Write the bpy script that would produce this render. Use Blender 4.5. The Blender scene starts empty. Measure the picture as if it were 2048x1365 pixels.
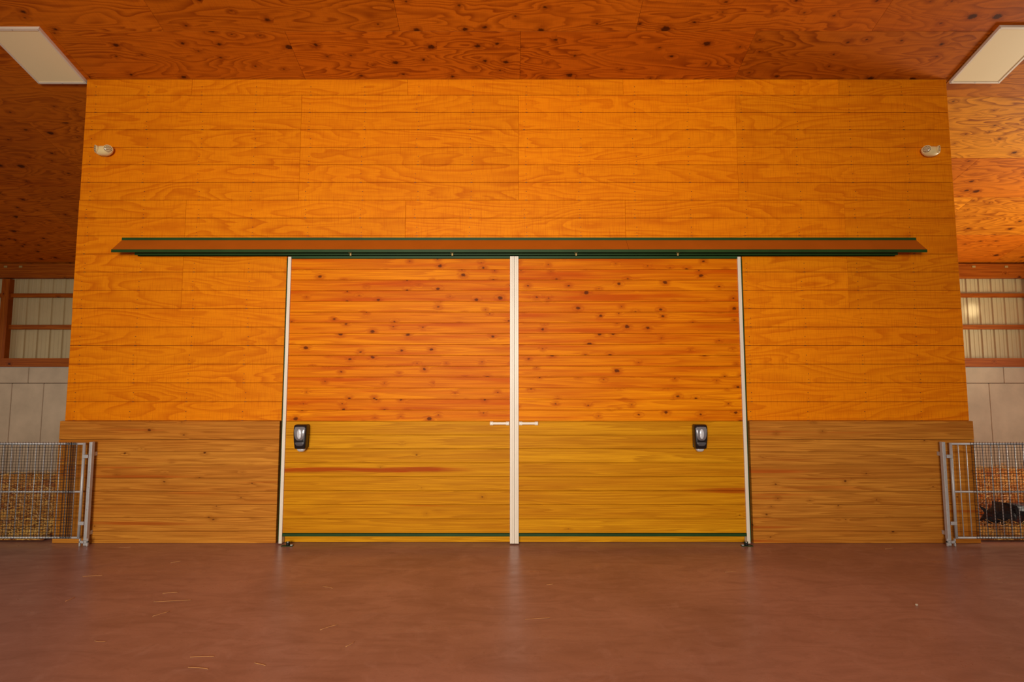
import bpy, bmesh, math, random
from mathutils import Vector, Matrix, noise as mnoise
random.seed(7)
C = bpy.context.scene.collection
try:
    bpy.context.scene.view_settings.view_transform = 'Standard'
except Exception as e:
    print(e)

# ------------------------------------------------------------------ camera maths
F = 1050.0; TH = math.radians(4.5); CH = 1.69
D = 5.71
def ray(x, y):
    u = x-1024.0; v = 682.5-y
    return u, F*math.cos(TH)-v*math.sin(TH), F*math.sin(TH)+v*math.cos(TH)
def P(x, y, Y):
    a, b, c = ray(x, y); t = Y/b
    return Vector((a*t, Y, CH+c*t))
ZW = P(1024, 158, D).z
def ceil_z(Y): return ZW-(Y-D)/3.0
def CP(x, y):
    a, b, c = ray(x, y)
    t = (ZW+D/3.0-CH)/(c+b/3.0)
    return Vector((a*t, b*t, CH+c*t))
def FP(x, y):
    a, b, c = ray(x, y); t = -CH/c
    return Vector((a*t, b*t, 0))

# ------------------------------------------------------------------ materials
def lin(r, g, b):
    def f(c):
        c /= 255.0
        return c/12.92 if c <= .04045 else ((c+.055)/1.055)**2.4
    return (f(r), f(g), f(b), 1)
class NT:
    def __init__(s, name):
        s.m = bpy.data.materials.new(name); s.m.use_nodes = True
        s.t = s.m.node_tree; s.t.nodes.clear()
        s.out = s.n('ShaderNodeOutputMaterial'); s.b = s.n('ShaderNodeBsdfPrincipled')
        s.l(s.b.outputs[0], s.out.inputs[0])
    def n(s, k, **kw):
        q = s.t.nodes.new(k)
        for a, b in kw.items(): setattr(q, a, b)
        return q
    def l(s, a, b): s.t.links.new(a, b)
    def put(s, i, v):
        if hasattr(v, 'is_output'): s.l(v, i)
        else: i.default_value = v
    def math(s, op, a, b=0.0, c=None, clamp=False):
        q = s.n('ShaderNodeMath', operation=op, use_clamp=clamp)
        s.put(q.inputs[0], a); s.put(q.inputs[1], b)
        if c is not None: s.put(q.inputs[2], c)
        return q.outputs[0]
    def xyz(s, x, y, z=0.0):
        q = s.n('ShaderNodeCombineXYZ')
        s.put(q.inputs[0], x); s.put(q.inputs[1], y); s.put(q.inputs[2], z)
        return q.outputs[0]
    def sep(s, v):
        q = s.n('ShaderNodeSeparateXYZ'); s.l(v, q.inputs[0]); return q.outputs
    def noise(s, v, scale=1, detail=2, rough=.5, dist=0):
        q = s.n('ShaderNodeTexNoise'); s.l(v, q.inputs['Vector'])
        q.inputs['Scale'].default_value = scale; q.inputs['Detail'].default_value = detail
        q.inputs['Roughness'].default_value = rough; q.inputs['Distortion'].default_value = dist
        return q.outputs['Fac']
    def rng(s, v, a, b, c, d, smooth=False):
        q = s.n('ShaderNodeMapRange'); q.clamp = True
        if smooth: q.interpolation_type = 'SMOOTHSTEP'
        s.put(q.inputs[0], v)
        for i, k in enumerate((a, b, c, d)): s.put(q.inputs[i+1], k)
        return q.outputs[0]
    def mix(s, f, a, b, mode='MIX'):
        q = s.n('ShaderNodeMix', data_type='RGBA', blend_type=mode)
        s.put(q.inputs[0], f); s.put(q.inputs[6], a); s.put(q.inputs[7], b)
        return q.outputs[2]
    def bump(s, h, strength=.3, dist=.003):
        q = s.n('ShaderNodeBump'); q.inputs['Strength'].default_value = strength
        q.inputs['Distance'].default_value = dist
        s.l(h, q.inputs['Height']); s.l(q.outputs[0], s.b.inputs['Normal'])
    def fin(s, col, rough=.5, spec=.3, metal=0.0):
        s.put(s.b.inputs['Base Color'], col); s.put(s.b.inputs['Roughness'], rough)
        s.b.inputs['Specular IOR Level'].default_value = spec
        s.b.inputs['Metallic'].default_value = metal
        return s.m

def simple(name, col, rough=.5, metal=0, spec=.4, var=.15, scale=6, dark=None, bump=0):
    t = NT(name); tc = t.n('ShaderNodeTexCoord')
    n = t.noise(tc.outputs['Object'], scale, 4, .6)
    c = lin(*col); d = lin(*dark) if dark else tuple(k*(1-var*2) for k in c[:3])+(1,)
    f = t.rng(n, .3, .7, 0, 1)
    if bump: t.bump(n, bump, .004)
    return t.fin(t.mix(f, d, c), rough, spec, metal)

def plywood(name, base, dark, light, knot, sx=.8, sy=4.2, freq=13, ringw=.75, knots=0.0, sheetvar=.18, kcell=(2.2, 3.2), krad=.022, kgate=.45, spec=.06, gold=None, sawamt=.22):
    t = NT(name)
    uv = t.n('ShaderNodeUVMap'); uv.uv_map = 'UVMap'
    at = t.n('ShaderNodeAttribute'); at.attribute_name = 'rnd'
    r = t.sep(at.outputs['Color'])
    u, w, _ = t.sep(uv.outputs[0])
    x = t.math('MULTIPLY_ADD', r[0], 91.3, t.math('MULTIPLY', u, sx))
    y = t.math('MULTIPLY_ADD', r[0], 57.7, t.math('MULTIPLY', w, sy))
    n = t.noise(t.xyz(x, y, t.math('MULTIPLY', r[0], 17.0)), 1, 3, .4, .35)
    km = None
    if knots:
        kx = t.math('MULTIPLY_ADD', r[0], 33.0, t.math('MULTIPLY', u, kcell[0]))
        ky = t.math('MULTIPLY_ADD', r[0], 71.0, t.math('MULTIPLY', w, kcell[1]))
        vec = t.xyz(kx, ky)
        vo = t.n('ShaderNodeTexVoronoi', voronoi_dimensions='2D'); t.l(vec, vo.inputs['Vector']); vo.inputs['Scale'].default_value = 1
        px, py, _ = t.sep(vo.outputs['Position'])
        dx = t.math('MULTIPLY', t.math('SUBTRACT', kx, px), .62/kcell[0]); dy = t.math('DIVIDE', t.math('SUBTRACT', ky, py), kcell[1])
        dist = t.math('SQRT', t.math('ADD', t.math('MULTIPLY', dx, dx), t.math('MULTIPLY', dy, dy)))
        wob = t.noise(t.xyz(t.math('MULTIPLY', u, 40), t.math('MULTIPLY', w, 40)), 1, 2)
        dist = t.math('ADD', dist, t.math('MULTIPLY', t.math('SUBTRACT', wob, .5), .024))
        cr = t.sep(vo.outputs['Color'])
        rad = t.math('MULTIPLY', t.math('MULTIPLY', t.math('GREATER_THAN', cr[0], kgate), t.math('ADD', t.math('POWER', cr[1], 3.5), .25)), krad)
        km = t.math('MULTIPLY', t.rng(t.math('SUBTRACT', dist, rad), -.008, .005, .9, 0), t.math('GREATER_THAN', rad, .001))
        halo = t.math('MULTIPLY', t.rng(t.math('SUBTRACT', dist, rad), 0, .05, 1, 0, True), t.math('GREATER_THAN', rad, .001))
        n = t.math('ADD', n, t.math('MULTIPLY', halo, .035))
    fr = t.math('FRACT', t.math('MULTIPLY', n, freq))
    ring = t.math('MULTIPLY', t.rng(fr, .3, .88, 0, 1), t.rng(fr, .9, 1.0, 1, 0))
    fade = t.rng(t.noise(t.xyz(x, y, 4.0), 1.6, 2), .35, .65, .4, 1)
    ring = t.math('MULTIPLY', ring, fade)
    fib = t.noise(t.xyz(t.math('MULTIPLY', u, 5), t.math('MULTIPLY', w, 190), r[0]), 1, 3, .6)
    saw = t.noise(t.xyz(t.math('MULTIPLY', u, 130), t.math('MULTIPLY', w, 5), r[0]), 1, 2, .6)
    big = t.noise(t.xyz(x, y, 9.0), .55, 2)
    col = t.mix(t.rng(big, .3, .7, 0, 1), lin(*base), lin(*light))
    if gold: col = t.mix(r[2], col, lin(*gold))  # per-sheet gold: sheet tone and painted window light
    col = t.mix(t.math('MULTIPLY', ring, ringw), col, lin(*dark))
    col = t.mix(t.math('MULTIPLY', t.rng(fib, .4, .75, 0, 1), .35), col, lin(*dark))
    col = t.mix(t.math('MULTIPLY', t.rng(saw, .5, .8, 0, 1), sawamt), col, lin(*dark))
    sv = t.math('ADD', t.math('MULTIPLY', r[0], sheetvar), t.math('ADD', t.math('MULTIPLY', r[1], sheetvar*.5), 1-sheetvar*.75))
    col = t.mix(1.0, col, t.xyz(sv, sv, sv), 'MULTIPLY')
    if km is not None:
        col = t.mix(t.math('MULTIPLY', halo, .45), col, lin(*dark))
        col = t.mix(km, col, lin(*knot))
    t.bump(t.math('ADD', t.math('MULTIPLY', fib, .6), ring), .1, .002)
    return t.fin(col, .5, spec)

def boards(name, a, b, dark, knot, row=.127, cell=1.1, krad=.026, kgate=.2, kn=True, streak=.7, rings=7, spec=.05, boardvar=.3, sy=16, accent=None, ringw=.5, warp=.2, acc=(.62, .72), stw=22, special=None, fibw=.4, halow=.4):
    t = NT(name)
    uv = t.n('ShaderNodeUVMap'); uv.uv_map = 'UVMap'
    at = t.n('ShaderNodeAttribute'); at.attribute_name = 'rnd'
    r = t.sep(at.outputs['Color'])
    u, w, _ = t.sep(uv.outputs[0])
    kx = t.math('MULTIPLY_ADD', r[1], 57.0, t.math('MULTIPLY', u, cell))
    ky = t.math('MULTIPLY_ADD', r[1], 31.0, t.math('DIVIDE', w, row))
    vo = t.n('ShaderNodeTexVoronoi', voronoi_dimensions='2D'); t.l(t.xyz(kx, ky), vo.inputs['Vector']); vo.inputs['Scale'].default_value = 1
    px, py, _ = t.sep(vo.outputs['Position'])
    dx = t.math('MULTIPLY', t.math('SUBTRACT', kx, px), .7/cell); dy = t.math('MULTIPLY', t.math('SUBTRACT', ky, py), row)
    dist = t.math('SQRT', t.math('ADD', t.math('MULTIPLY', dx, dx), t.math('MULTIPLY', dy, dy)))
    wob = t.noise(t.xyz(t.math('MULTIPLY', u, 35), t.math('MULTIPLY', w, 50), r[1]), 1, 2)
    dist = t.math('ADD', dist, t.math('MULTIPLY', t.math('SUBTRACT', wob, .5), .02))
    cr = t.sep(vo.outputs['Color'])
    on = t.math('GREATER_THAN', cr[0], kgate)
    rad = t.math('MULTIPLY', t.math('ADD', t.math('MULTIPLY', t.math('MULTIPLY', cr[1], cr[1]), .85), .2), krad)
    km = t.math('MULTIPLY', t.rng(t.math('SUBTRACT', dist, rad), -.006, .003, .9, 0), on)
    halo = t.math('MULTIPLY', t.rng(t.math('SUBTRACT', dist, rad), 0, .045, 1, 0, True), on)
    x = t.math('MULTIPLY_ADD', r[1], 91.3, t.math('MULTIPLY', u, .45))
    y = t.math('MULTIPLY_ADD', r[1], 57.7, t.math('MULTIPLY', w, sy))
    n = t.noise(t.xyz(x, y, t.math('MULTIPLY', r[1], 17.0)), 1, 2, .4, .15)
    n = t.math('ADD', n, t.math('MULTIPLY', halo, warp if kn else 0))
    fr = t.math('FRACT', t.math('MULTIPLY', n, rings))
    ring = t.math('MULTIPLY', t.rng(fr, .2, .85, 0, 1), t.rng(fr, .92, 1.0, 1, 0))
    fib = t.noise(t.xyz(t.math('MULTIPLY', u, 3), t.math('MULTIPLY', w, 160), r[1]), 1, 3, .6)
    st = t.noise(t.xyz(t.math('MULTIPLY_ADD', r[1], 13.0, t.math('MULTIPLY', u, .8)), t.math('MULTIPLY_ADD', r[1], 77.0, t.math('MULTIPLY', w, stw))), 1, 2)
    col = t.mix(t.math('ADD', t.math('MULTIPLY', r[2], boardvar), t.rng(st, .45, .72, 0, streak), None, True), lin(*a), lin(*b))
    if accent:
        st2 = t.noise(t.xyz(t.math('MULTIPLY_ADD', r[1], 41.0, t.math('MULTIPLY', u, .5)), t.math('MULTIPLY_ADD', r[1], 23.0, t.math('MULTIPLY', w, 16))), 1, 1)
        col = t.mix(t.rng(st2, acc[0], acc[1], 0, .85), col, lin(*accent))
    if special:
        # reddish heartwood streak: one thin and long on the left door, one short on the right door
        sn = t.noise(t.xyz(t.math('MULTIPLY', u, 1.6), t.math('MULTIPLY', w, 30), 3.0), 1, 3)
        def band(zc, hw):
            return t.rng(t.math('ADD', t.math('ABSOLUTE', t.math('SUBTRACT', w, zc)), t.math('MULTIPLY', t.math('SUBTRACT', sn, .5), .06)), hw*.4, hw, 1, 0)
        ml = t.math('MULTIPLY', t.rng(t.math('MULTIPLY', u, -1.0), .35, .8, 0, .95), band(.769, .03))
        mr = t.math('MULTIPLY', t.rng(u, 1.7, 2.2, 0, .85), band(.551, .03))
        col = t.mix(t.math('MULTIPLY', t.math('MAXIMUM', ml, mr), t.math('GREATER_THAN', r[0], .98)), col, lin(*special))
    col = t.mix(t.math('MULTIPLY', ring, ringw), col, lin(*dark))
    col = t.mix(t.math('MULTIPLY', t.rng(fib, .42, .7, 0, 1), fibw), col, lin(*dark))
    if kn:
        col = t.mix(t.math('MULTIPLY', halo, halow), col, lin(*dark))
        col = t.mix(km, col, lin(*knot))
    t.bump(t.math('ADD', t.math('MULTIPLY', fib, .6), ring), .1, .002)
    return t.fin(col, .45, spec)

M = {}
M['siding'] = plywood('siding_plywood', (236, 132, 6), (188, 78, 0), (242, 140, 8), (90, 35, 5), sx=.6, sy=3.3, freq=14, ringw=.55, sawamt=.52, sheetvar=.14)
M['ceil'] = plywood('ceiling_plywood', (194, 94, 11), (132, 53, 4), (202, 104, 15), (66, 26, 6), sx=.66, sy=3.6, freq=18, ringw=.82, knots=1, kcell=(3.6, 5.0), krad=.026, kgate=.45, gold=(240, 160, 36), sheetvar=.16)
M['pine'] = boards('knotty_pine', (246, 148, 6), (202, 86, 0), (174, 70, 0), (92, 36, 4), row=.125, cell=2.7, krad=.019, kgate=.22, boardvar=.6, streak=.65, warp=.08, sy=12, stw=12, ringw=.4, halow=.5)
M['doorlow'] = boards('treated_yellow_boards', (222, 152, 20), (194, 120, 12), (160, 92, 6), (104, 52, 8), row=.14, cell=1.3, kgate=.85, krad=.010, rings=8, sy=16, streak=.5, accent=(192, 96, 10), ringw=.48, warp=.04, acc=(.74, .82), stw=9, boardvar=.45, special=(168, 54, 6), halow=.2)
M['wains'] = boards('treated_brown_boards', (214, 140, 50), (182, 104, 32), (140, 74, 18), (84, 38, 14), row=.14, cell=1.9, kgate=.4, krad=.013, rings=8, sy=16, streak=.5, accent=(182, 84, 24), ringw=.5, warp=.04, acc=(.62, .72), boardvar=.5, stw=10, halow=.25)
M['frame'] = boards('framing_lumber', (176, 94, 22), (148, 66, 10), (112, 46, 8), (66, 26, 8), row=.14, kgate=.5, krad=.02)
M['white'] = simple('white_painted_metal', (232, 216, 194), .35, 0, .35, .04, 3)
M['green'] = simple('dark_green_metal', (38, 68, 22), .5, 0, .2, .15, 3)
M['brown'] = simple('brown_flashing', (180, 92, 18), .6, 0, .08, .06, 3)
M['galv'] = simple('galvanised_steel', (196, 192, 188), .4, .25, .5, .08, 14)
M['black'] = simple('black_plastic', (26, 24, 26), .28, 0, .5, .1, 20)
M['grey'] = simple('dark_grey_plastic', (84, 80, 82), .25, 0, .5, .1, 20)
M['net'] = simple('black_netting', (30, 30, 34), .6, 0, .2, .1, 20)
M['smoke'] = simple('smoked_window', (136, 130, 132), .22, .3, .6, .05, 10)
M['chrome'] = simple('grey_gloss', (216, 212, 214), .15, .2, .6, .03, 10)
M['clear'] = simple('translucent_cup', (196, 190, 186), .2, 0, .5, .05, 10)
M['ivory'] = simple('ivory_plastic', (234, 206, 146), .4, 0, .3, .03, 10)
M['concrete'] = simple('cast_concrete', (204, 184, 156), .85, 0, .1, .12, 2.2, bump=.2)
M['metal'] = simple('beige_metal_siding', (192, 170, 124), .55, 0, .25, .05, 2)
M['void'] = simple('dark_backing', (60, 26, 8), .9, 0, .1, .05, 4)
M['groove'] = simple('groove_timber', (150, 70, 6), .8, 0, .1, .1, 4)
M['rubber'] = simple('black_rubber', (26, 24, 24), .6, 0, .3, .05, 10)
M['nail'] = simple('nail_head_steel', (104, 48, 8), .5, .2, .4, .05, 20)
M['brass'] = simple('pale_zinc', (176, 146, 84), .5, .3, .4, .05, 20)

def lens_mat():
    t = NT('lamp_lens'); tc = t.n('ShaderNodeTexCoord')
    ch = t.n('ShaderNodeTexChecker'); t.l(tc.outputs['Object'], ch.inputs['Vector']); ch.inputs['Scale'].default_value = 110
    ch.inputs['Color1'].default_value = lin(216, 190, 140); ch.inputs['Color2'].default_value = lin(130, 98, 64)
    return t.fin(ch.outputs[0], .15, .6)
M['lens'] = lens_mat()
def diff_mat():
    t = NT('light_diffuser'); tc = t.n('ShaderNodeTexCoord')
    n = t.noise(tc.outputs['Object'], 2, 2)
    t.b.inputs['Emission Color'].default_value = lin(255, 210, 140); t.b.inputs['Emission Strength'].default_value = .07
    return t.fin(t.mix(n, lin(222, 200, 158), lin(228, 206, 164)), .5, .3)
M['diff'] = diff_mat()
def floor_mat():
    t = NT('stained_concrete_floor'); tc = t.n('ShaderNodeTexCoord'); o = tc.outputs['Object']
    x, y, z = t.sep(o)
    a = t.noise(o, .7, 5, .6, .6); b = t.noise(o, 4.5, 5, .65, 1.2)
    sw = t.noise(t.xyz(t.math('MULTIPLY', x, 1.2), t.math('MULTIPLY', y, 4.0)), 1.3, 5, .65, 1.5)
    scf = t.noise(o, 9, 6, .75, 2.5)
    fine = t.noise(o, 60, 3, .6)
    col = t.mix(t.rng(a, .35, .65, 0, 1), lin(152, 107, 89), lin(174, 127, 108))
    col = t.mix(t.math('MULTIPLY', t.rng(sw, .45, .7, 0, 1), .5), col, lin(130, 87, 69))
    col = t.mix(t.math('MULTIPLY', t.rng(b, .52, .75, 0, 1), .4), col, lin(188, 146, 128))
    col = t.mix(t.math('MULTIPLY', t.rng(scf, .56, .7, 0, 1), .32), col, lin(118, 78, 62))
    col = t.mix(t.math('MULTIPLY', t.rng(fine, .5, .8, 0, 1), .2), col, lin(126, 87, 70))
    rough = t.rng(sw, .3, .7, .26, .4)
    t.bump(t.math('ADD', t.math('MULTIPLY', b, .4), t.math('MULTIPLY', fine, .12)), .08, .006)
    return t.fin(col, rough, .6)
M['floor'] = floor_mat()
def straw_mat(name, a, b, c):
    t = NT(name); g = t.n('ShaderNodeNewGeometry'); tc = t.n('ShaderNodeTexCoord')
    n = t.noise(tc.outputs['Object'], 4, 4, .7)
    col = t.mix(g.outputs['Random Per Island'], lin(*a), lin(*b))
    col = t.mix(t.rng(n, .46, .64, 0, .8), col, lin(*c))
    return t.fin(col, .6, .2)
M['straw'] = straw_mat('straw_stalks', (255, 214, 114), (230, 168, 74), (170, 98, 44))
M['loose'] = straw_mat('loose_straw', (204, 146, 86), (186, 126, 76), (176, 116, 70))
M['bed'] = straw_mat('bedding', (196, 118, 54), (196, 118, 54), (122, 62, 30))
def fur_mat():
    t = NT('black_brown_coat'); tc = t.n('ShaderNodeTexCoord')
    n = t.noise(tc.outputs['Object'], 4.2, 3, .6); f = t.noise(tc.outputs['Object'], 70, 2)
    col = t.mix(t.rng(n, .56, .64, 0, 1), lin(28, 24, 25), lin(120, 50, 26))
    col = t.mix(t.math('MULTIPLY', f, .4), col, lin(70, 54, 48))
    t.bump(f, .4, .01)
    return t.fin(col, .55, .2)
M['fur'] = fur_mat()
M['eye'] = simple('dark_eye', (12, 8, 8), .1, 0, .6, 0, 5)
M['snout'] = simple('snout_skin', (84, 58, 54), .5, 0, .4, .1, 20)

# ------------------------------------------------------------------ build helpers
LOC = {}
def tag(o, label=None, cat=None, group=None, kind=None):
    if label: o['label'] = label
    if cat: o['category'] = cat
    if group: o['group'] = group
    if kind: o['kind'] = kind
    return o
def empty(name, loc=(0, 0, 0)):
    o = bpy.data.objects.new(name, None); C.objects.link(o); o.location = loc
    o.empty_display_size = .1
    LOC[o.name] = Vector(loc); return o
class MB:
    def __init__(s):
        s.bm = bmesh.new()
    def box(s, lo, hi, bev=0.0, seg=2, mi=0):
        lo = Vector(lo); hi = Vector(hi)
        vs = [s.bm.verts.new((x, y, z)) for x in (lo.x, hi.x) for y in (lo.y, hi.y) for z in (lo.z, hi.z)]
        fs = [(0, 1, 3, 2), (4, 6, 7, 5), (0, 4, 5, 1), (2, 3, 7, 6), (0, 2, 6, 4), (1, 5, 7, 3)]
        faces = [s.bm.faces.new([vs[i] for i in f]) for f in fs]
        for f in faces: f.material_index = mi
        if bev:
            es = list({e for f in faces for e in f.edges})
            bmesh.ops.bevel(s.bm, geom=es, offset=bev, segments=seg, profile=.5, affect='EDGES')
        return s
    def prism(s, poly, axis, a, b):      # poly of 2D points in the plane across axis 'x'
        def mk(t, p): return (t, p[0], p[1])
        v0 = [s.bm.verts.new(mk(a, p)) for p in poly]; v1 = [s.bm.verts.new(mk(b, p)) for p in poly]
        n = len(poly)
        s.bm.faces.new(v0[::-1]); s.bm.faces.new(v1)
        for i in range(n): s.bm.faces.new((v0[i], v0[(i+1) % n], v1[(i+1) % n], v1[i]))
        return s
    def tube(s, pts, r, seg=10, cap=True):
        pts = [Vector(p) for p in pts]; rings = []
        rs = r if isinstance(r, (list, tuple)) else [r]*len(pts)
        up = None
        for i, p in enumerate(pts):
            d = (pts[min(i+1, len(pts)-1)]-pts[max(i-1, 0)]).normalized()
            if up is None:
                up = Vector((0, 0, 1)) if abs(d.z) < .9 else Vector((1, 0, 0))
            a = d.cross(up).normalized(); b = a.cross(d).normalized()
            rings.append([s.bm.verts.new(p+(a*math.cos(2*math.pi*k/seg)+b*math.sin(2*math.pi*k/seg))*rs[i]) for k in range(seg)])
        for i in range(len(rings)-1):
            for k in range(seg):
                f = s.bm.faces.new((rings[i][k], rings[i][(k+1) % seg], rings[i+1][(k+1) % seg], rings[i+1][k])); f.smooth = True
        if cap:
            s.bm.faces.new(rings[0][::-1]); s.bm.faces.new(rings[-1])
        return s
    def loft(s, rings_def, seg=28):      # (z, cx, cy, hw, hd, exponent)
        rings = []
        for z, cx, cy, hw, hd, e in rings_def:
            ring = []
            for k in range(seg):
                a = 2*math.pi*k/seg; c, q = math.cos(a), math.sin(a)
                ring.append(s.bm.verts.new((cx+hw*math.copysign(abs(c)**(2/e), c), cy+hd*math.copysign(abs(q)**(2/e), q), z)))
            rings.append(ring)
        for i in range(len(rings)-1):
            for k in range(seg):
                f = s.bm.faces.new((rings[i][k], rings[i][(k+1) % seg], rings[i+1][(k+1) % seg], rings[i+1][k])); f.smooth = True
        s.bm.faces.new(rings[0][::-1]); s.bm.faces.new(rings[-1]); return s
    def ball(s, c, r, u=20, v=12):
        m = Matrix.Translation(c) @ Matrix.Diagonal((r[0], r[1], r[2], 1))
        q = bmesh.ops.create_uvsphere(s.bm, u_segments=u, v_segments=v, radius=1, matrix=m)
        for w in q['verts']:
            for f in w.link_faces: f.smooth = True
        return s
    def build(s, name, mat, parent=None, **kw):
        bmesh.ops.recalc_face_normals(s.bm, faces=s.bm.faces)
        me = bpy.data.meshes.new(name)
        off = Vector(LOC.get(parent.name, (0, 0, 0))) if parent else Vector((0, 0, 0))
        s.bm.transform(Matrix.Translation(-off)); s.bm.to_mesh(me); s.bm.free()
        for m in (mat if isinstance(mat, (list, tuple)) else [mat]): me.materials.append(m)
        o = bpy.data.objects.new(name, me); C.objects.link(o)
        if parent: o.parent = parent
        LOC[o.name] = off
        if kw: tag(o, **kw)
        return o
def planks(name, mat, parent, rects, frame, depth, cham=.003, **kw):
    O, A, B, N = frame
    off = Vector(LOC.get(parent.name, (0, 0, 0))) if parent else Vector((0, 0, 0))
    bm = bmesh.new(); uvl = bm.loops.layers.uv.new('UVMap'); cl = bm.loops.layers.float_color.new('rnd')
    for (a0, a1, b0, b1, r, g, h) in rects:
        if a1-a0 < .012 or b1-b0 < .012: continue
        def ring(i, n): return [(a0+i, b0+i, n), (a1-i, b0+i, n), (a1-i, b1-i, n), (a0+i, b1-i, n)]
        R = [ring(cham, 0), ring(0, -cham), ring(0, -depth)]
        V = [[(bm.verts.new(O+A*a+B*b+N*n-off), (a, b)) for a, b, n in q] for q in R]
        def face(l):
            try: f = bm.faces.new([v for v, _ in l])
            except ValueError: return
            for lp, (_, ab) in zip(f.loops, l):
                lp[uvl].uv = ab; lp[cl] = (r, g, h, 1)
        face(V[0])
        for q in range(2):
            for k in range(4): face([V[q][k], V[q+1][k], V[q+1][(k+1) % 4], V[q][(k+1) % 4]])
        face(V[2][::-1])
    bmesh.ops.recalc_face_normals(bm, faces=bm.faces)
    me = bpy.data.meshes.new(name); bm.to_mesh(me); bm.free(); me.materials.append(mat)
    o = bpy.data.objects.new(name, me); C.objects.link(o)
    if parent: o.parent = parent
    LOC[o.name] = off
    if kw: tag(o, **kw)
    return o
VX, VY, VZ = Vector((1, 0, 0)), Vector((0, 1, 0)), Vector((0, 0, 1))
def wallframe(Y): return (Vector((0, Y, 0)), VX, VZ, -VY)
rnd = random.random

# ------------------------------------------------------------------ setting: floor
MB().box((-13, -9, -.12), (13, 9.6, 0)).build('floor', M['floor'], label='reddish brown stained concrete floor in front of the plank wall', cat='floor', kind='structure')

# ------------------------------------------------------------------ ceiling
ce = empty('ceiling'); tag(ce, 'red brown knotty plywood ceiling sloping down over the wall', 'ceiling', kind='structure')
SL = math.atan(1/3.0)
Bv = Vector((0, math.cos(SL), -math.sin(SL))); Nv = Vector((0, -math.sin(SL), -math.cos(SL)))
Y0 = 5.16; O = Vector((0, Y0, ceil_z(Y0)))
END = (9.62-Y0)/math.cos(SL)
rects = []
for row in range(-5, 4):
    b0, b1 = row*1.2192, (row+1)*1.2192
    b1 = min(b1, END) if row < 3 else END
    offx = .09 if row % 2 == 0 else 1.28
    for k in range(-7, 7):
        a0 = offx+k*2.4384; a1 = a0+2.4384
        if row >= 0: a1 = min(a1, 4.98)
        if a1-max(a0, -13) < .05: continue
        rects.append((max(a0, -13)+.0012, min(a1, 13)-.0012, b0+.0012, b1-.0012, rnd(), rnd(), rnd()*.1))
ys = [5.16, 5.95, 6.91, 7.70, 8.63, 9.62]; gold = [.28, .6, .08, .42, .03]  # right bay: sheet variation plus a window light band painted in as gold
for i in range(5):
    b0, b1 = (ys[i]-Y0)/math.cos(SL), (ys[i+1]-Y0)/math.cos(SL)
    xs = [4.98, 6.35+(.6 if i % 2 else 0), 8.8+(.6 if i % 2 else 0), 11.2, 13]
    for a0, a1 in zip(xs[:-1], xs[1:]):
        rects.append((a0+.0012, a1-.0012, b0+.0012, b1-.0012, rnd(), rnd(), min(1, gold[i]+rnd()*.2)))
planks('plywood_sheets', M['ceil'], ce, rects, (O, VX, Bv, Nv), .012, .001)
bk = MB(); up = -Nv
L0, L1 = -5*1.2192, END
pts = [O+VX*sx*13+Bv*l+up*h for h in (.0125, .06) for l in (L0, L1) for sx in (-1, 1)]
vs = [bk.bm.verts.new(p) for p in pts]
for f in [(0, 1, 3, 2), (4, 6, 7, 5), (0, 4, 5, 1), (2, 3, 7, 6), (0, 2, 6, 4), (1, 5, 7, 3)]: bk.bm.faces.new([vs[i] for i in f])
bk.build('roof_deck', M['void'], ce)

# ------------------------------------------------------------------ front plank wall
XL, XR = -4.825, 4.93
Z0 = P(1024, 842, D).z; PIT = 1.2192/6
dxl, dxr = P(574, 515, D).x, P(1484, 515, D).x
DT = P(1024, 513, 5.64).z
wf = empty('wall_front'); tag(wf, 'orange plank front wall of grooved plywood over brown wainscot boards', 'wall', kind='structure')
rects = []; seamsA = [-7.25, -4.82, -2.38, .073, 2.53, 4.97]; seamsB = [-6.06, -3.63, -1.185, 1.26, 3.70, 6.14]
shr = {}
z = Z0; i = 0; nails = MB()
while z < ZW-.02:
    z1 = min(z+PIT, ZW-.003); row = i//6
    ss = seamsA if row % 2 == 0 else seamsB
    for k in range(5):
        a0, a1 = max(ss[k], XL), min(ss[k+1], XR)
        if a1 <= a0: continue
        r = shr.setdefault((row, k), rnd())
        segs = [(a0, a1)]
        if z < DT-.01:
            segs = []
            if a0 < dxl: segs.append((a0, min(a1, dxl)))
            if a1 > dxr: segs.append((max(a0, dxr), a1))
        for s0, s1 in segs:
            rects.append((s0+.0008, s1-.0008, z+.0022, z1-.0022, r, rnd(), rnd()))
    x = XL+.1
    while x < XR-.05:
        if z > DT or x < dxl or x > dxr:
            nx = x+random.uniform(-.02, .02)
            nails.box((nx-.011, D-.001, z-.003), (nx+.011, D+.002, z+.004))
            nails.box((nx-.004, D-.0015, z+.095), (nx+.004, D+.002, z+.102))
            nails.box((nx-.003, D-.0015, z+.035), (nx+.003, D+.002, z+.041))
        x += .61
    z = z1 if z1 >= ZW-.004 else z+PIT
    i += 1
planks('siding_boards', M['siding'], wf, rects, wallframe(D), .007, .0018)
nails.build('nail_heads', M['nail'], wf, kind='stuff')
bk = MB(); bk.box((XL, D+.0075, 0), (dxl, D+.12, ZW-.05)); bk.box((dxr, D+.0075, 0), (XR, D+.12, ZW-.05)); bk.box((dxl, D+.0075, DT-.02), (dxr, D+.12, ZW-.05))
bk.build('wall_backing', M['groove'], wf)
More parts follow.
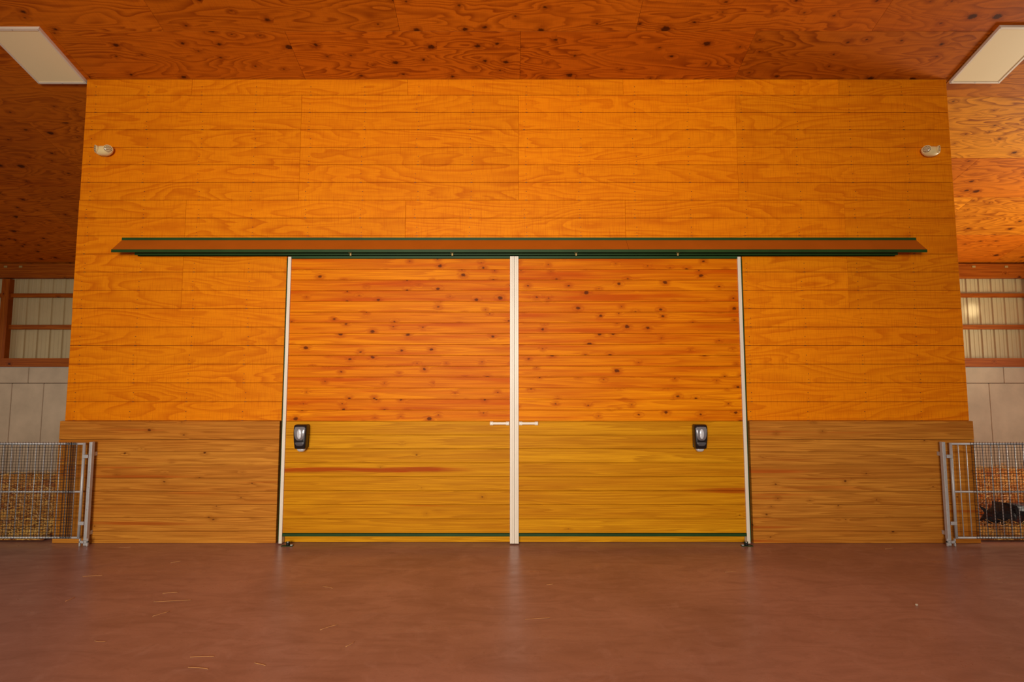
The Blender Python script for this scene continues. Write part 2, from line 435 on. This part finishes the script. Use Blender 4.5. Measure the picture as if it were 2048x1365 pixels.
# wainscot
WY = D-.04
wl, wr = P(120, 842, WY).x, P(1946, 842, WY).x
hts = [0, .125, .262, .40, .537, .675, .812, .95, 1.08, Z0]
rl = []
for side in (0, 1):
    for k in range(len(hts)-1):
        a0, a1 = (wl, dxl) if side == 0 else (dxr, wr)
        rl.append((a0, a1, hts[k]+.0013, hts[k+1]-.0013, rnd(), rnd(), rnd()))
planks('wainscot_boards', M['wains'], wf, rl, wallframe(WY), .0385, .0025, label='brown treated wainscot boards along the wall base')
# threshold board below the doors
planks('threshold_board', M['doorlow'], wf, [(dxl+.05, dxr-.05, .004, .10, .5, rnd(), rnd())], wallframe(D-.012), .09, .003)
# side walls of the enclosed room
for nm, xa, xb, lab in (('wall_room_left', XL, XL+.1, 'left return wall of the plank fronted room'), ('wall_room_right', XR-.1, XR, 'right return wall of the plank fronted room')):
    m = MB(); m.prism([(D+.125, 0), (9.3, 0), (9.3, ceil_z(9.3)-.02), (D+.125, ceil_z(D+.125)-.02)], 'x', xa, xb)
    m.build(nm, M['groove'], label=lab, cat='wall', kind='structure')

# ------------------------------------------------------------------ sliding doors
DY = 5.64
xl = P(577.5, 515, DY).x; xc = P(1028.5, 800, DY).x; xr = P(1480, 515, DY).x
zb = P(1024, 1067, DY).z; zs = P(1024, 1073, DY).z; zt = P(1024, 518, DY).z; zm = P(1024, 843, DY).z
def door(n, a, b, outer):
    lab = 'left sliding barn door of knotty pine over yellowish boards' if outer < 0 else 'right sliding barn door of knotty pine over yellowish boards'
    d = empty('door_%d' % n, ((a+b)/2, DY, .0)); tag(d, lab, 'door', kind='structure')
    ia = a+(.034 if outer < 0 else .047); ib = b-(.047 if outer < 0 else .034)
    up = []; nb = 15; hgt = (zt-zm)/nb
    for k in range(nb): up.append((ia, ib, zm+k*hgt+.0012, zm+(k+1)*hgt-.0012, rnd(), rnd(), min(1, rnd()*.75+.35*(k/nb)*(1 if outer < 0 else 1.5))))
    planks('upper_pine_boards', M['pine'], d, up, wallframe(DY), .04, .0022, label='knotty orange pine boards')
    lo = []; nb = 8; hgt = (zm-zb)/nb
    for k in range(nb):
        lo.append((ia, ib, zb+k*hgt+.0014, zb+(k+1)*hgt-.0014, 1.0, rnd(), rnd()))
    planks('lower_boards', M['doorlow'], d, lo, wallframe(DY-.004), .044, .0028, label='yellowish treated boards')
    # trims
    oa, ob = (a, ia) if outer < 0 else (ib, b)
    MB().box((oa, DY-.016, .012), (ob, DY+.045, zt+.02), .002).build('edge_trim', M['white'], d, label='white metal edge trim')
    ca, cb = (ib+.001, b-.001) if outer < 0 else (a+.001, ia-.001)
    m = MB().box((ca, DY-.018, .012), (cb, DY+.045, zt+.025), .002)
    mx = (ca+cb)/2; m.box((mx-.004, DY-.024, .02), (mx+.004, DY-.017, zt+.02), .001)
    m.build('meeting_trim', M['white'], d, label='white metal meeting trim')
    ga, gb = (a-.012, a-.001) if outer < 0 else (b+.001, b+.014)
    MB().box((ga, DY-.006, .03), (gb, DY+.045, zt+.01)).build('side_channel', M['green'], d, label='dark green side channel')
    MB().box((ia, DY-.012, zs), (ib, DY+.045, zb-.001), .002).build('bottom_channel', M['green'], d, label='dark green bottom channel')
    MB().box((ia, DY-.012, zt+.001), (ib, DY+.045, zt+.03), .002).build('top_channel', M['green'], d, label='dark green top channel')
    # handle
    hz = P(1024, 847, DY).z
    h0, h1 = ((P(980, 847, DY).x, P(1018.5, 847, DY).x) if outer < 0 else (P(1038, 847, DY).x, P(1076, 847, DY).x))
    m = MB(); m.box((h0, DY-.038, hz-.012), (h1, DY-.028, hz+.012), .003)
    for xx in (h0+.018, h1-.018):
        m.box((xx-.018, DY-.031, hz-.019), (xx+.018, DY-.003, hz+.019), .004)
    ho = m.build('door_handle', M['white'], d, label='white flat bar door handle')
    for xx in (h0+.018, h1-.018):
        MB().tube([(xx, DY-.0375, hz), (xx, DY-.043, hz)], .006, 10).build('screw', M['galv'], ho)
    # trolleys hanging the door from the rail
    for px in ((702, 905) if outer < 0 else (1152, 1355)):
        x = P(px, 509, 5.63).x
        m = MB(); m.box((x-.009, 5.614, zt+.03), (x+.009, 5.622, zt+.085), .002); m.box((x-.022, 5.612, zt+.055), (x+.014, 5.604, zt+.066), .002)
        tr = m.build('trolley', M['brass'], d)
        MB().tube([(x, 5.614, zt+.077), (x, 5.606, zt+.077)], .006, 10).build('bolt', M['brass'], tr)
    return d
door(1, xl, xc, -1); door(2, xc, xr, 1)
# opening lining behind doors
MB().box((dxl, D+.13, 0), (dxr, D+.15, DT)).build('wall_behind_doors', M['void'], label='dark lining hidden behind the closed sliding doors', cat='wall', kind='structure')

# ------------------------------------------------------------------ track cover and rail
tx0, tx1 = P(245, 480, D).x, P(1831, 480, D).x
zA = P(1024, 481.5, D).z; zF = P(1024, 476, D).z; FY = 5.56; zB = P(1024, 499.5, FY).z; zC = P(1024, 505, FY).z
tc_ = empty('track_cover', ((tx0+tx1)/2, D, zA)); tag(tc_, 'long sloped green and brown metal hood above the sliding doors', 'track cover')
MB().box((tx0, D-.012, zA-.02), (tx1, D-.0016, zF), .001).build('wall_flange', M['green'], tc_, label='dark green wall flange')
sx = P(1255, 490, 5.63).x
for a, b in ((tx0, sx-.0015), (sx+.0015, tx1)):
    MB().prism([(D-.012, zA), (FY, zB), (FY+.004, zB-.006), (D-.008, zA-.008)], 'x', a, b).build('sloped_panel', M['brown'], tc_, label='orange brown sloped panel')
MB().box((tx0, FY-.004, zC), (tx1, FY+.0035, zB+.001), .001).build('front_lip', M['green'], tc_, label='dark green front lip')
rx0, rx1 = P(272, 508, 5.65).x, P(1793, 508, 5.65).x
rz0 = P(1024, 510.5, 5.63).z
rl_ = empty('sliding_door_rail', ((rx0+rx1)/2, D, rz0)); tag(rl_, 'long dark green rail under the hood that carries both doors', 'door rail')
m = MB()
zr1 = zC+.06
m.prism([(5.63, rz0), (5.634, rz0), (5.634, zr1-.004), (5.676, zr1-.004), (5.676, rz0), (5.68, rz0), (5.68, zr1), (5.63, zr1)], 'x', rx0, rx1)
m.build('rail_channel', M['green'], rl_)
xq = rx0+.2
while xq < rx1:
    MB().box((xq-.025, 5.6795, zr1-.05), (xq+.025, D-.002, zr1-.005), .002).build('wall_bracket', M['green'], rl_); xq += 1.2

# ------------------------------------------------------------------ floor guides
for px, lab in ((581, 'black roller floor guide at the foot of the left door'), (1487, 'black roller floor guide at the foot of the right door')):
    p = FP(px, 1088); g = empty('door_floor_guide', (p.x, 5.585, 0)); tag(g, lab, 'door guide')
    s = -1 if px < 1024 else 1
    MB().box((p.x-.06, 5.565, 0), (p.x+.06, 5.60, .006), .002).box((p.x-.02, 5.596, 0), (p.x+.02, 5.604, .04), .002).build('base_plate', M['green'], g, label='dark green floor plate')
    MB().tube([(p.x-.008*s, 5.578, .0065), (p.x-.008*s, 5.578, .034)], .017, 18).build('roller', M['rubber'], g, label='black roller')
    MB().tube([(p.x-.008*s, 5.578, .0345), (p.x-.008*s, 5.578, .046)], .008, 6).build('bolt', M['galv'], g)
    MB().box((p.x-.045*s-.012, 5.57, .0065), (p.x-.045*s+.012, 5.59, .016), .003).build('clamp', M['galv'], g)

# ------------------------------------------------------------------ soap / sanitizer dispensers
def dispenser(px, lab):
    c = P(px, 875, DY-.004); X, zc = c.x, c.z; YB = DY-.0045
    d = empty('hand_sanitizer_dispenser', (X, YB, zc-.14)); tag(d, lab, 'dispenser')
    MB().box((X-.058, YB-.018, zc-.105), (X+.058, YB, zc+.125), .008).build('back_plate', M['black'], d)
    m = MB(); R = []
    for z, hw, hd in ((-.112, .052, .04), (-.1, .058, .045), (-.03, .064, .05), (.05, .068, .052), (.10, .068, .05), (.13, .066, .046), (.139, .058, .038)):
        R.append((zc+z, X, YB-.016-hd, hw, hd, 6))
    m.loft(R, 40); m.build('cover', M['black'], d, label='glossy black cover')
    m = MB(); m.loft([(zc-.035, X, YB-.1, .04, .014, 4), (zc+.03, X, YB-.108, .054, .018, 4), (zc+.08, X, YB-.107, .058, .017, 4), (zc+.118, X, YB-.098, .058, .014, 4), (zc+.13, X, YB-.09, .053, .012, 4)])
    w = m.build('front_panel', M['smoke'], d, label='silver grey front panel')
    MB().ball((X, YB-.122, zc+.045), (.024, .009, .052)).build('level_window', M['chrome'], w, label='pale oval level window')
    m = MB(); m.loft([(zc-.1, X, YB-.082, .044, .022, 5), (zc-.05, X, YB-.09, .052, .026, 5), (zc-.038, X, YB-.089, .052, .025, 5)])
    m.build('push_bar', M['grey'], d, label='dark grey push bar')
    m = MB(); m.loft([(zc-.142, X, YB-.05, .028, .022, 2.4), (zc-.128, X, YB-.05, .04, .032, 3), (zc-.1115, X, YB-.05, .044, .034, 3.5)])
    m.build('drip_cup', M['clear'], d, label='pale translucent drip cup')
dispenser(607.5, 'black wall dispenser mounted on the left sliding door')
dispenser(1395.5, 'black wall dispenser mounted on the right sliding door')

# ------------------------------------------------------------------ emergency lights
def emlight(px, py, lab):
    c = P(px, py, D); X, Z = c.x, c.z; Y = D-.003
    d = empty('emergency_light', (X, Y, Z)); tag(d, lab, 'emergency light')
    m = MB()
    m.loft([(Z-.055, X, Y-.03, .03, .016, 2), (Z-.047, X, Y-.036, .062, .03, 2.2), (Z-.025, X, Y-.042, .092, .04, 2.3), (Z+.005, X, Y-.042, .104, .04, 2.4), (Z+.03, X, Y-.04, .1, .038, 2.4), (Z+.044, X, Y-.036, .084, .032, 2.4)])
    m.build('housing', M['ivory'], d, label='ivory oval housing')
    m = MB(); m.box((X-.05, Y-.012, Z-.03), (X+.05, Y, Z+.038), .005); m.build('mounting_plate', M['ivory'], d)
    for s in (-1, 1):
        p = Vector((X+s*.066, Y-.07, Z+.008)); ax = Vector((s*.62, -.74, -.12)).normalized()
        m = MB(); m.tube([p-ax*.03, p-ax*.02, p, p+ax*.008], [.026, .036, .042, .043], 22); h = m.build('lamp_head', M['ivory'], d, label='swivelling lamp head')
        m = MB(); m.tube([p+ax*.0082, p+ax*.012, p+ax*.015], [.038, .035, .022], 22); m.build('lens', M['lens'], h, label='round gridded lens')
emlight(214, 305, 'ivory twin emergency lamp high at the left end of the wall')
emlight(1855, 306, 'ivory twin emergency lamp high at the right end of the wall')

# ------------------------------------------------------------------ ceiling light panels
def clight(x0, x1, ya, yb, lab):
    def q(x, Y, n): return Vector((x, Y, ceil_z(Y)))+Nv*n
    yc = (ya+yb)/2; c = q((x0+x1)/2, yc, 0)
    d = empty('ceiling_light', c); tag(d, lab, 'ceiling light')
    def slab(m, xa, xb, y0, y1, n0, n1):
        vs = [m.bm.verts.new(q(x, y, n)) for x in (xa, xb) for y in (y0, y1) for n in (n0, n1)]
        for f in [(0, 1, 3, 2), (4, 6, 7, 5), (0, 4, 5, 1), (2, 3, 7, 6), (0, 2, 6, 4), (1, 5, 7, 3)]: m.bm.faces.new([vs[i] for i in f])
    w = .022
    m = MB(); slab(m, x0, x1, ya, ya+w, .001, .034); slab(m, x0, x1, yb-w, yb, .001, .034); slab(m, x0, x0+w, ya+w, yb-w, .001, .034); slab(m, x1-w, x1, ya+w, yb-w, .001, .034)
    m.build('frame', M['white'], d, label='white metal frame')
    m = MB(); slab(m, x0+w, x1-w, ya+w, yb-w, .001, .027); m.build('diffuser', M['diff'], d, label='frosted diffuser')
    for xx in (x0+.011, (x0+x1)/2, x1-.011):
        for yy in (ya+.011, yb-.011):
            m = MB(); m.tube([q(xx, yy, .0342), q(xx, yy, .037)], .006, 8); m.build('screw', M['galv'], d)
clight(CP(80, 164.5).x, min(CP(176, 163).x, XL-.01), CP(80, 53).y, CP(120, 164).y, 'long white light panel on the ceiling at the left')
clight(max(CP(1897, 163).x, XR+.01), CP(1995, 164).x, CP(2000, 50).y, CP(1950, 163).y, 'long white light panel on the ceiling at the right')

# ------------------------------------------------------------------ rear eave walls
RY = 9.45
def rear(side):
    nm = 'wall_rear_left' if side < 0 else 'wall_rear_right'
    d = empty(nm, (side*8.5, RY, 0)); tag(d, 'rear wall of concrete, ribbed metal and timber seen beyond the %s pen' % ('left' if side < 0 else 'right'), 'wall', kind='structure')
    xa, xb = sorted((side*4.95, side*13))
    zc = P(1024, 735, RY).z; zcap = P(1024, 767, RY).z
    m = MB()
    base = P(22 if side < 0 else 1980, 800, RY).x
    st = .57 if side < 0 else .78
    js = sorted([base+k*st for k in range(-14, 15) if xa+.05 < base+k*st < xb-.05]); js = [xa]+js+[xb]
    for a, b in zip(js[:-1], js[1:]):
        m.box((a+.003, RY, -.1), (b-.003, RY+.2, zcap-.004), .006, 1)
    js2 = [xa]+[base+.28+k*1.2 for k in range(-8, 9) if xa+.1 < base+.28+k*1.2 < xb-.1]+[xb]
    for a, b in zip(js2[:-1], js2[1:]): m.box((a+.003, RY, zcap+.003), (b-.003, RY+.2, zc), .006, 1)
    m.build('concrete_wall', M['concrete'], d, label='grey concrete block wall')
    MB().box((xa, RY+.02, -.1), (xb, RY+.19, zc-.01)).build('mortar_core', M['void'], d)
    # ribbed metal
    z0, z1 = zc+.02, ceil_z(RY)-.02
    m = MB(); x = xa; prof = []
    while x < xb:
        prof += [(x, 0), (x+.05, 0), (x+.06, -.005), (x+.07, -.005), (x+.08, 0), (x+.13, 0), (x+.14, -.005), (x+.15, -.005), (x+.16, 0), (x+.185, 0), (x+.2, -.017), (x+.222, -.017), (x+.2285, -.004)]
        x += .2286
    prev = None
    for (px, py) in prof:
        if px > xb: break
        v = (m.bm.verts.new((px, RY+.1+py, z0)), m.bm.verts.new((px, RY+.1+py, z1)))
        if prev: m.bm.faces.new((prev[0], v[0], v[1], prev[1]))
        prev = v
    m.build('metal_siding', M['metal'], d, label='ribbed beige metal siding')
    def lum(y0, y1, Y, dep, nm, top=None):
        planks(nm, M['frame'], d, [(xa, xb, P(1024, y1, Y).z, top if top else P(1024, y0, Y).z, rnd(), rnd(), rnd())], wallframe(Y), dep, .003)
    lum(587, 595, RY+.03, .04, 'girt'); lum(650, 659, RY+.03, .04, 'girt'); lum(717, 734, RY-.03, .12, 'sill_plank')
    lum(527, 556, RY-.02, .1, 'header_beam', ceil_z(RY+.08)-.004)
    bx = P(6 if side < 0 else 2075, 640, RY-.01).x
    planks('post', M['frame'], d, [(zc+.09, P(1024, 557, RY).z-.01, -bx-.07, -bx+.07, rnd(), rnd(), rnd())], (Vector((0, RY-.012, 0)), VZ, -VX, -VY), .1, .003)
    hz = P(1024, 534, RY).z
    for px in ((14, 44) if side < 0 else (1945, 2010)):
        x = P(px, 530, RY).x
        MB().box((x-.03, RY-.026, hz-.02), (x+.03, RY-.0205, hz+.015), .001).build('framing_clip', M['brass'], d)
rear(-1); rear(1)

# ------------------------------------------------------------------ pen gates
GY = 5.60
gz1 = P(1024, 886, GY).z; gz0 = P(1024, 1078, GY).z; gzm = P(1024, 984, GY).z
def gate(side):
    if side < 0:
        sx_, post0, post1, far, net = P(163, 985, GY).x, P(175, 985, GY).x, P(181.5, 985, GY).x, -7.4, P(152, 985, GY).x
        gl = 'galvanised tube pen gate with black netting at the left'; pl = 'galvanised gate post against the left wainscot'
    else:
        sx_, post0, post1, far, net = P(1907, 985, GY).x, P(1894, 985, GY).x, P(1887.5, 985, GY).x, 7.4, P(1944, 985, GY).x
        gl = 'galvanised tube pen gate with partial black netting at the right'; pl = 'galvanised gate post against the right wainscot'
    g = empty('pen_gate', (sx_, GY, 0)); tag(g, gl, 'gate')
    m = MB(); r = .014
    m.tube([(sx_, GY, gz0), (sx_, GY, gz1)], r, 14)
    m.tube([(sx_, GY, gz1-.012), (far, GY, gz1-.012)], .012, 12); m.tube([(sx_, GY, gz0+.01), (far, GY, gz0+.01)], .011, 12)
    m.tube([(far, GY, gz0), (far, GY, gz1)], r, 14)
    m.build('frame', M['galv'], g, label='galvanised tube frame')
    MB().tube([(sx_, GY, gzm), (far, GY, gzm)], .01, 12).build('middle_rail', M['galv'], g)
    x = sx_+side*.078
    while abs(x) < 7.3:
        MB().tube([(x, GY, gz0+.015), (x, GY, gz1-.015)], .0045, 8).build('picket', M['galv'], g)
        x += side*.085
    m = MB(); ny = GY-.024; c = .03; wv = .0017
    z = gz0+.01; lo, hi = sorted((net, side*7.35))
    while z < gz1+.012:
        m.box((lo, ny-.001, z-wv), (hi, ny+.001, z+wv)); z += c
    x = lo
    while x < hi:
        m.box((x-wv, ny-.0025, gz0+.005), (x+wv, ny-.0012, gz1+.012)); x += c
    if side < 0:      # a loose doubled edge of netting
        x = net-.12
        while x < net:
            m.box((x-wv+.012, ny-.006, gz0+.01), (x+wv+.012, ny-.0045, gz1+.008)); x += c*.8
        z = gz0+.022
        while z < gz1:
            m.box((net-.12, ny-.0045, z-wv), (net, ny-.003, z+wv)); z += c
    m.build('netting', M['net'], g, label='black plastic netting')
    for hz in (gz0+.16, gz1-.14):
        MB().box((min(sx_, post0+side*.004), GY-.0225, hz-.018), (max(sx_, post0+side*.004), GY-.0175, hz+.018), .002).build('hinge', M['galv'], g)
    p = empty('gate_post', ((post0+post1)/2, GY, 0)); tag(p, pl, 'gate post')
    a, b = sorted((post0, post1))
    m = MB(); m.box((a, GY-.02, .002), (b, GY+.02, gz1+.01), .005, 3)
    m.box((a+.008, GY+.02, .1), (b-.008, GY+.068, .14)); m.box((a+.008, GY+.02, gz1-.14), (b-.008, GY+.068, gz1-.1))
    m.build('post_tube', M['galv'], p)
    pc = (a+b)/2
    m = MB(); m.box((pc-.045, GY-.04, .035), (pc+.045, GY-.0205, .058), .003); m.box((pc-.045, GY-.04, .001), (pc-.034, GY-.0205, .08), .003); m.box((pc+.034, GY-.04, .001), (pc+.045, GY-.0205, .08), .003)
    fb = m.build('foot_bracket', M['galv'], p)
    MB().tube([(pc, GY-.04, .047), (pc, GY-.052, .047)], .012, 6).build('bolt', M['galv'], fb)
    for hz in (gz0+.3, gzm+.05, gz1-.3):
        MB().tube([(pc, GY-.0195, hz), (pc, GY-.027, hz)], .008, 6).build('bolt', M['galv'], p)
gate(-1); gate(1)

# ------------------------------------------------------------------ straw beds
def straw(side):
    m = MB(); bm = m.bm
    x0, x1 = 5.0, 11.5; nx, ny = 60, 40; g = []
    def h(x, y):
        e = min(1, max(0, (y-5.74)/.35))
        b = .012+e*(.06+.05*mnoise.noise(Vector((x*1.7+side*9, y*1.7, 0)))+.03*mnoise.noise(Vector((x*6, y*6, side))))
        if side > 0:
            b += .09*max(0, min(1, (y-6.6)/.4))
            q = math.hypot((x-5.85)/.75, (y-6.28)/.4)
            if q < 1.25: b = b*max(0, q-.4)/.85 if q > .4 else 0
        return b
    for j in range(ny+1):
        row = []
        for i in range(nx+1):
            x = x0+(x1-x0)*i/nx; y = 5.74+(9.42-5.74)*j/ny
            row.append(bm.verts.new((side*x, y, max(.004, h(x, y)))))
        g.append(row)
    for j in range(ny):
        for i in range(nx):
            f = bm.faces.new((g[j][i], g[j][i+1], g[j+1][i+1], g[j+1][i])); f.smooth = True; f.material_index = 0
    for k in range(13000):
        y = 5.74+(9.4-5.74)*rnd()**1.7; x = 5.02+rnd()*min(5.2, (y*1.02-4.4)+.5)
        if mnoise.noise(Vector((x*1.3, y*1.3, 5+side))) < -.1 and rnd() < .55: continue
        L = random.uniform(.06, .28); a = rnd()*math.pi; t = random.uniform(-.2, .45)
        if side > 0 and math.hypot((x-5.85)/.66, (y-6.28)/.36) < 1: continue
        p = Vector((side*x, y, max(.01, h(x, y))+random.uniform(.0, .03)))
        d = Vector((math.cos(a)*L, math.sin(a)*L, t*L)); w = Vector((-math.sin(a), math.cos(a), 0))*.0028
        q = p+d
        if q.y < 5.66 or abs(q.x) < 4.98 or q.y > 9.42: continue
        if side > 0 and math.hypot((q.x-5.85)/.6, (q.y-6.28)/.3) < 1: continue
        q.z = max(q.z, .01)
        mid = (p+q)/2+Vector((0, 0, .01))
        vs = [[bm.verts.new(c-w), bm.verts.new(c+w), bm.verts.new(c+Vector((0, 0, .004)))] for c in (p, mid, q)]
        for i in range(2):
            for e in range(3):
                f = bm.faces.new((vs[i][e], vs[i][(e+1) % 3], vs[i+1][(e+1) % 3], vs[i+1][e])); f.material_index = 1
    m.build('straw_bed', [M['bed'], M['straw']], label='golden straw bedding on the floor of the %s pen' % ('left' if side < 0 else 'right'), cat='straw', kind='stuff')
straw(-1); straw(1)

# ------------------------------------------------------------------ loose straws on floor
loose = [(185, 1153, 40, .1), (340, 1187, 30, .15), (345, 1203, 75, .08), (322, 1229, 34, .5), (200, 1284, 22, -.1), (658, 1256, 36, .5), (404, 1315, 48, .05), (396, 1338, 40, -.15), (1075, 1239, 50, .12), (1462, 1145, 24, .05), (352, 1125, 22, .3), (655, 1176, 20, -.3), (140, 1200, 18, .7), (520, 1330, 22, -.4), (1100, 1170, 14, .2), (250, 1096, 24, .1), (1780, 1098, 20, .2), (700, 1290, 18, .9)]
for (px, py, L, an) in loose:
    a = FP(px-L/2, py+L*an*.3); b = FP(px+L/2, py-L*an*.3)
    n = (b-a).cross(VZ).normalized(); ln = (b-a).length
    cv = random.uniform(-.07, .07)
    pts = [a+(b-a)*t+n*ln*cv*math.sin(t*math.pi)+VZ*.002 for t in (0, .25, .5, .75, 1)]
    m = MB(); m.tube(pts, .0018, 6)
    m.build('straw_stalk', M['loose'], label='thin dry straw stalk lying loose on the reddish floor', cat='straw', group='loose straws on the floor')
p = FP(1833, 1212); m = MB(); m.ball((p.x, p.y, .007), (.011, .009, .0075), 10, 7)
for v in m.bm.verts: v.co += Vector((random.uniform(-.002, .002), random.uniform(-.002, .002), 0))
m.build('pebble', M['concrete'], label='small grey pebble lying on the floor at the right', cat='pebble')

# ------------------------------------------------------------------ pig lying in the straw
def pig():
    S = .84; base = Vector((5.40, 6.18, .022))
    raw = {'tip': (.0, 0, .07, .045), 'sn': (.05, .01, .085, .055), 'hd': (.14, .025, .125, .09), 'nk': (.24, .05, .15, .11), 'sh': (.36, .08, .16, .135), 'md': (.56, .12, .165, .15), 'ln': (.76, .16, .165, .145), 'rp': (.93, .2, .15, .115), 'tl': (1.03, .23, .15, .02), 'tl2': (1.07, .2, .11, .012),
           'fe': (.36, -.07, .07, .05), 'fk': (.26, -.12, .035, .034), 'ff': (.15, -.13, .025, .026),
           'ge': (.38, .22, .06, .05), 'gk': (.27, .25, .035, .034), 'gf': (.17, .25, .025, .026),
           'hk': (.78, .0, .1, .08), 'hh': (.66, -.07, .04, .036), 'hf': (.54, -.09, .028, .027),
           'jk': (.8, .3, .08, .07), 'jh': (.7, .36, .04, .036), 'jf': (.58, .37, .028, .027)}
    E = [('md', 'sh'), ('sh', 'nk'), ('nk', 'hd'), ('hd', 'sn'), ('sn', 'tip'), ('md', 'ln'), ('ln', 'rp'), ('rp', 'tl'), ('tl', 'tl2'), ('sh', 'fe'), ('fe', 'fk'), ('fk', 'ff'), ('sh', 'ge'), ('ge', 'gk'), ('gk', 'gf'), ('ln', 'hk'), ('hk', 'hh'), ('hh', 'hf'), ('ln', 'jk'), ('jk', 'jh'), ('jh', 'jf')]
    keys = list(raw); W = {k: base+Vector(raw[k][:3])*S for k in keys}
    me = bpy.data.meshes.new('pig_skeleton'); me.from_pydata([W[k] for k in keys], [(keys.index(a), keys.index(b)) for a, b in E], [])
    tmp = bpy.data.objects.new('pig_skeleton', me); C.objects.link(tmp)
    md = tmp.modifiers.new('skin', 'SKIN')
    sv = me.skin_vertices[0].data
    for i, k in enumerate(keys):
        sv[i].radius = (raw[k][3]*S,)*2; sv[i].use_root = (k == 'md')
    ss = tmp.modifiers.new('ss', 'SUBSURF'); ss.levels = 2; ss.render_levels = 2
    dg = bpy.context.evaluated_depsgraph_get()
    bmx = bmesh.new(); bmx.from_mesh(bpy.data.meshes.new_from_object(tmp.evaluated_get(dg)))
    bpy.data.objects.remove(tmp)
    d = empty('pig', base); tag(d, 'black and rust brown hairy pig lying in the straw', 'pig')
    m = MB(); m.bm.free(); m.bm = bmx
    for f in bmx.faces: f.smooth = True
    for v in bmx.verts: v.co.z = max(v.co.z, .006)
    sample = [(v.co.copy(), v.normal.copy()) for v in bmx.verts]
    m.build('body', M['fur'], d)
    hm = MB()
    for k in range(3600):
        co, n = random.choice(sample)
        if n.z < -.3 or co.x < base.x+.06: continue
        co = co+Vector([random.uniform(-.012, .012) for _ in range(3)])*.6
        dr = (n*.5+Vector((.8, 0, -.35))+Vector([random.uniform(-.35, .35) for _ in range(3)])).normalized()*random.uniform(.025, .06)
        w = dr.cross(n).normalized()*.0016
        vs = [hm.bm.verts.new(co-w), hm.bm.verts.new(co+w), hm.bm.verts.new(co+dr)]
        hm.bm.faces.new(vs)
    hm.build('coat_hair', M['fur'], d, kind='stuff')
    for s in (-1, 1):
        em = MB(); h = W['hd']+Vector((.035, s*.05, .06))*S
        tip = h+Vector((-.055, s*.06, .055)); l = h+Vector((.03, s*.01, 0)); r = h+Vector((-.02, s*.035, -.01))
        a = [em.bm.verts.new(q) for q in (l, r, tip)]; b = [em.bm.verts.new(q+Vector((.008, 0, .008))) for q in (l, r, tip)]
        em.bm.faces.new(a); em.bm.faces.new(b[::-1])
        for i in range(3): em.bm.faces.new((a[i], a[(i+1) % 3], b[(i+1) % 3], b[i]))
        em.build('ear', M['fur'], d)
        MB().ball(W['hd']+Vector((-.045, s*.058, .025))*S, (.008, .008, .008), 10, 8).build('eye', M['eye'], d)
    t = W['tip']; m = MB(); m.tube([t+Vector((-.022, 0, 0)), t+Vector((-.042, -.004, -.002))], [.034, .03], 18); m.build('snout_disc', M['snout'], d)
pig()

# ------------------------------------------------------------------ light
def area(name, loc, target, sx, sy, power, col, spread=180):
    l = bpy.data.lights.new(name, 'AREA'); l.shape = 'RECTANGLE'; l.size = sx; l.size_y = sy; l.energy = power; l.color = col
    l.spread = math.radians(spread)
    o = bpy.data.objects.new(name, l); C.objects.link(o); o.location = loc
    o.rotation_euler = (Vector(target)-Vector(loc)).to_track_quat('-Z', 'Y').to_euler(); return o
area('rear_daylight', (-1.6, -6.0, 2.8), (-.7, 5.7, 2.4), 4.4, 3.4, 275, (1, .955, .87), 84)  # soft daylight from behind, source unseen; narrow spread darkens the edges
area('window_daylight', (10.8, 7.0, 1.7), (6.4, 7.0, 4.4), 1.4, 1.4, 130, (1, .9, .68), 110)
area('right_pen_fill', (11.4, 7.2, 2.4), (6.5, 7.0, .1), 1.4, 1.4, 58, (1, .92, .78), 110)  # added fill lamp, out of view, brightens the right pen
area('left_pen_fill', (-11.4, 7.2, 2.4), (-6.5, 7.0, .1), 1.4, 1.4, 34, (1, .92, .78), 110)  # added fill lamp, out of view, brightens the left pen
gp = P(1950, 620, 9.5)
sl = bpy.data.lights.new('sun_glint', 'SPOT'); sl.energy = 190; sl.spot_size = math.radians(9); sl.spot_blend = 1; sl.color = (1, .95, .8); sl.shadow_soft_size = .05
so = bpy.data.objects.new('sun_glint', sl); C.objects.link(so); so.location = (9.2, 7.6, 3.3)
so.rotation_euler = (gp-Vector(so.location)).to_track_quat('-Z', 'Y').to_euler()
w = bpy.data.worlds.new('World'); bpy.context.scene.world = w; w.use_nodes = True
b = w.node_tree.nodes['Background']; b.inputs[0].default_value = (1, .93, .84, 1); b.inputs[1].default_value = .21

# ------------------------------------------------------------------ camera
cd = bpy.data.cameras.new('Camera'); cam = bpy.data.objects.new('Camera', cd); C.objects.link(cam)
cd.sensor_width = 36; cd.lens = F/2048*36; cd.clip_start = .05
cam.location = (0, 0, CH); cam.rotation_euler = (math.pi/2+TH, 0, 0)
bpy.context.scene.camera = cam
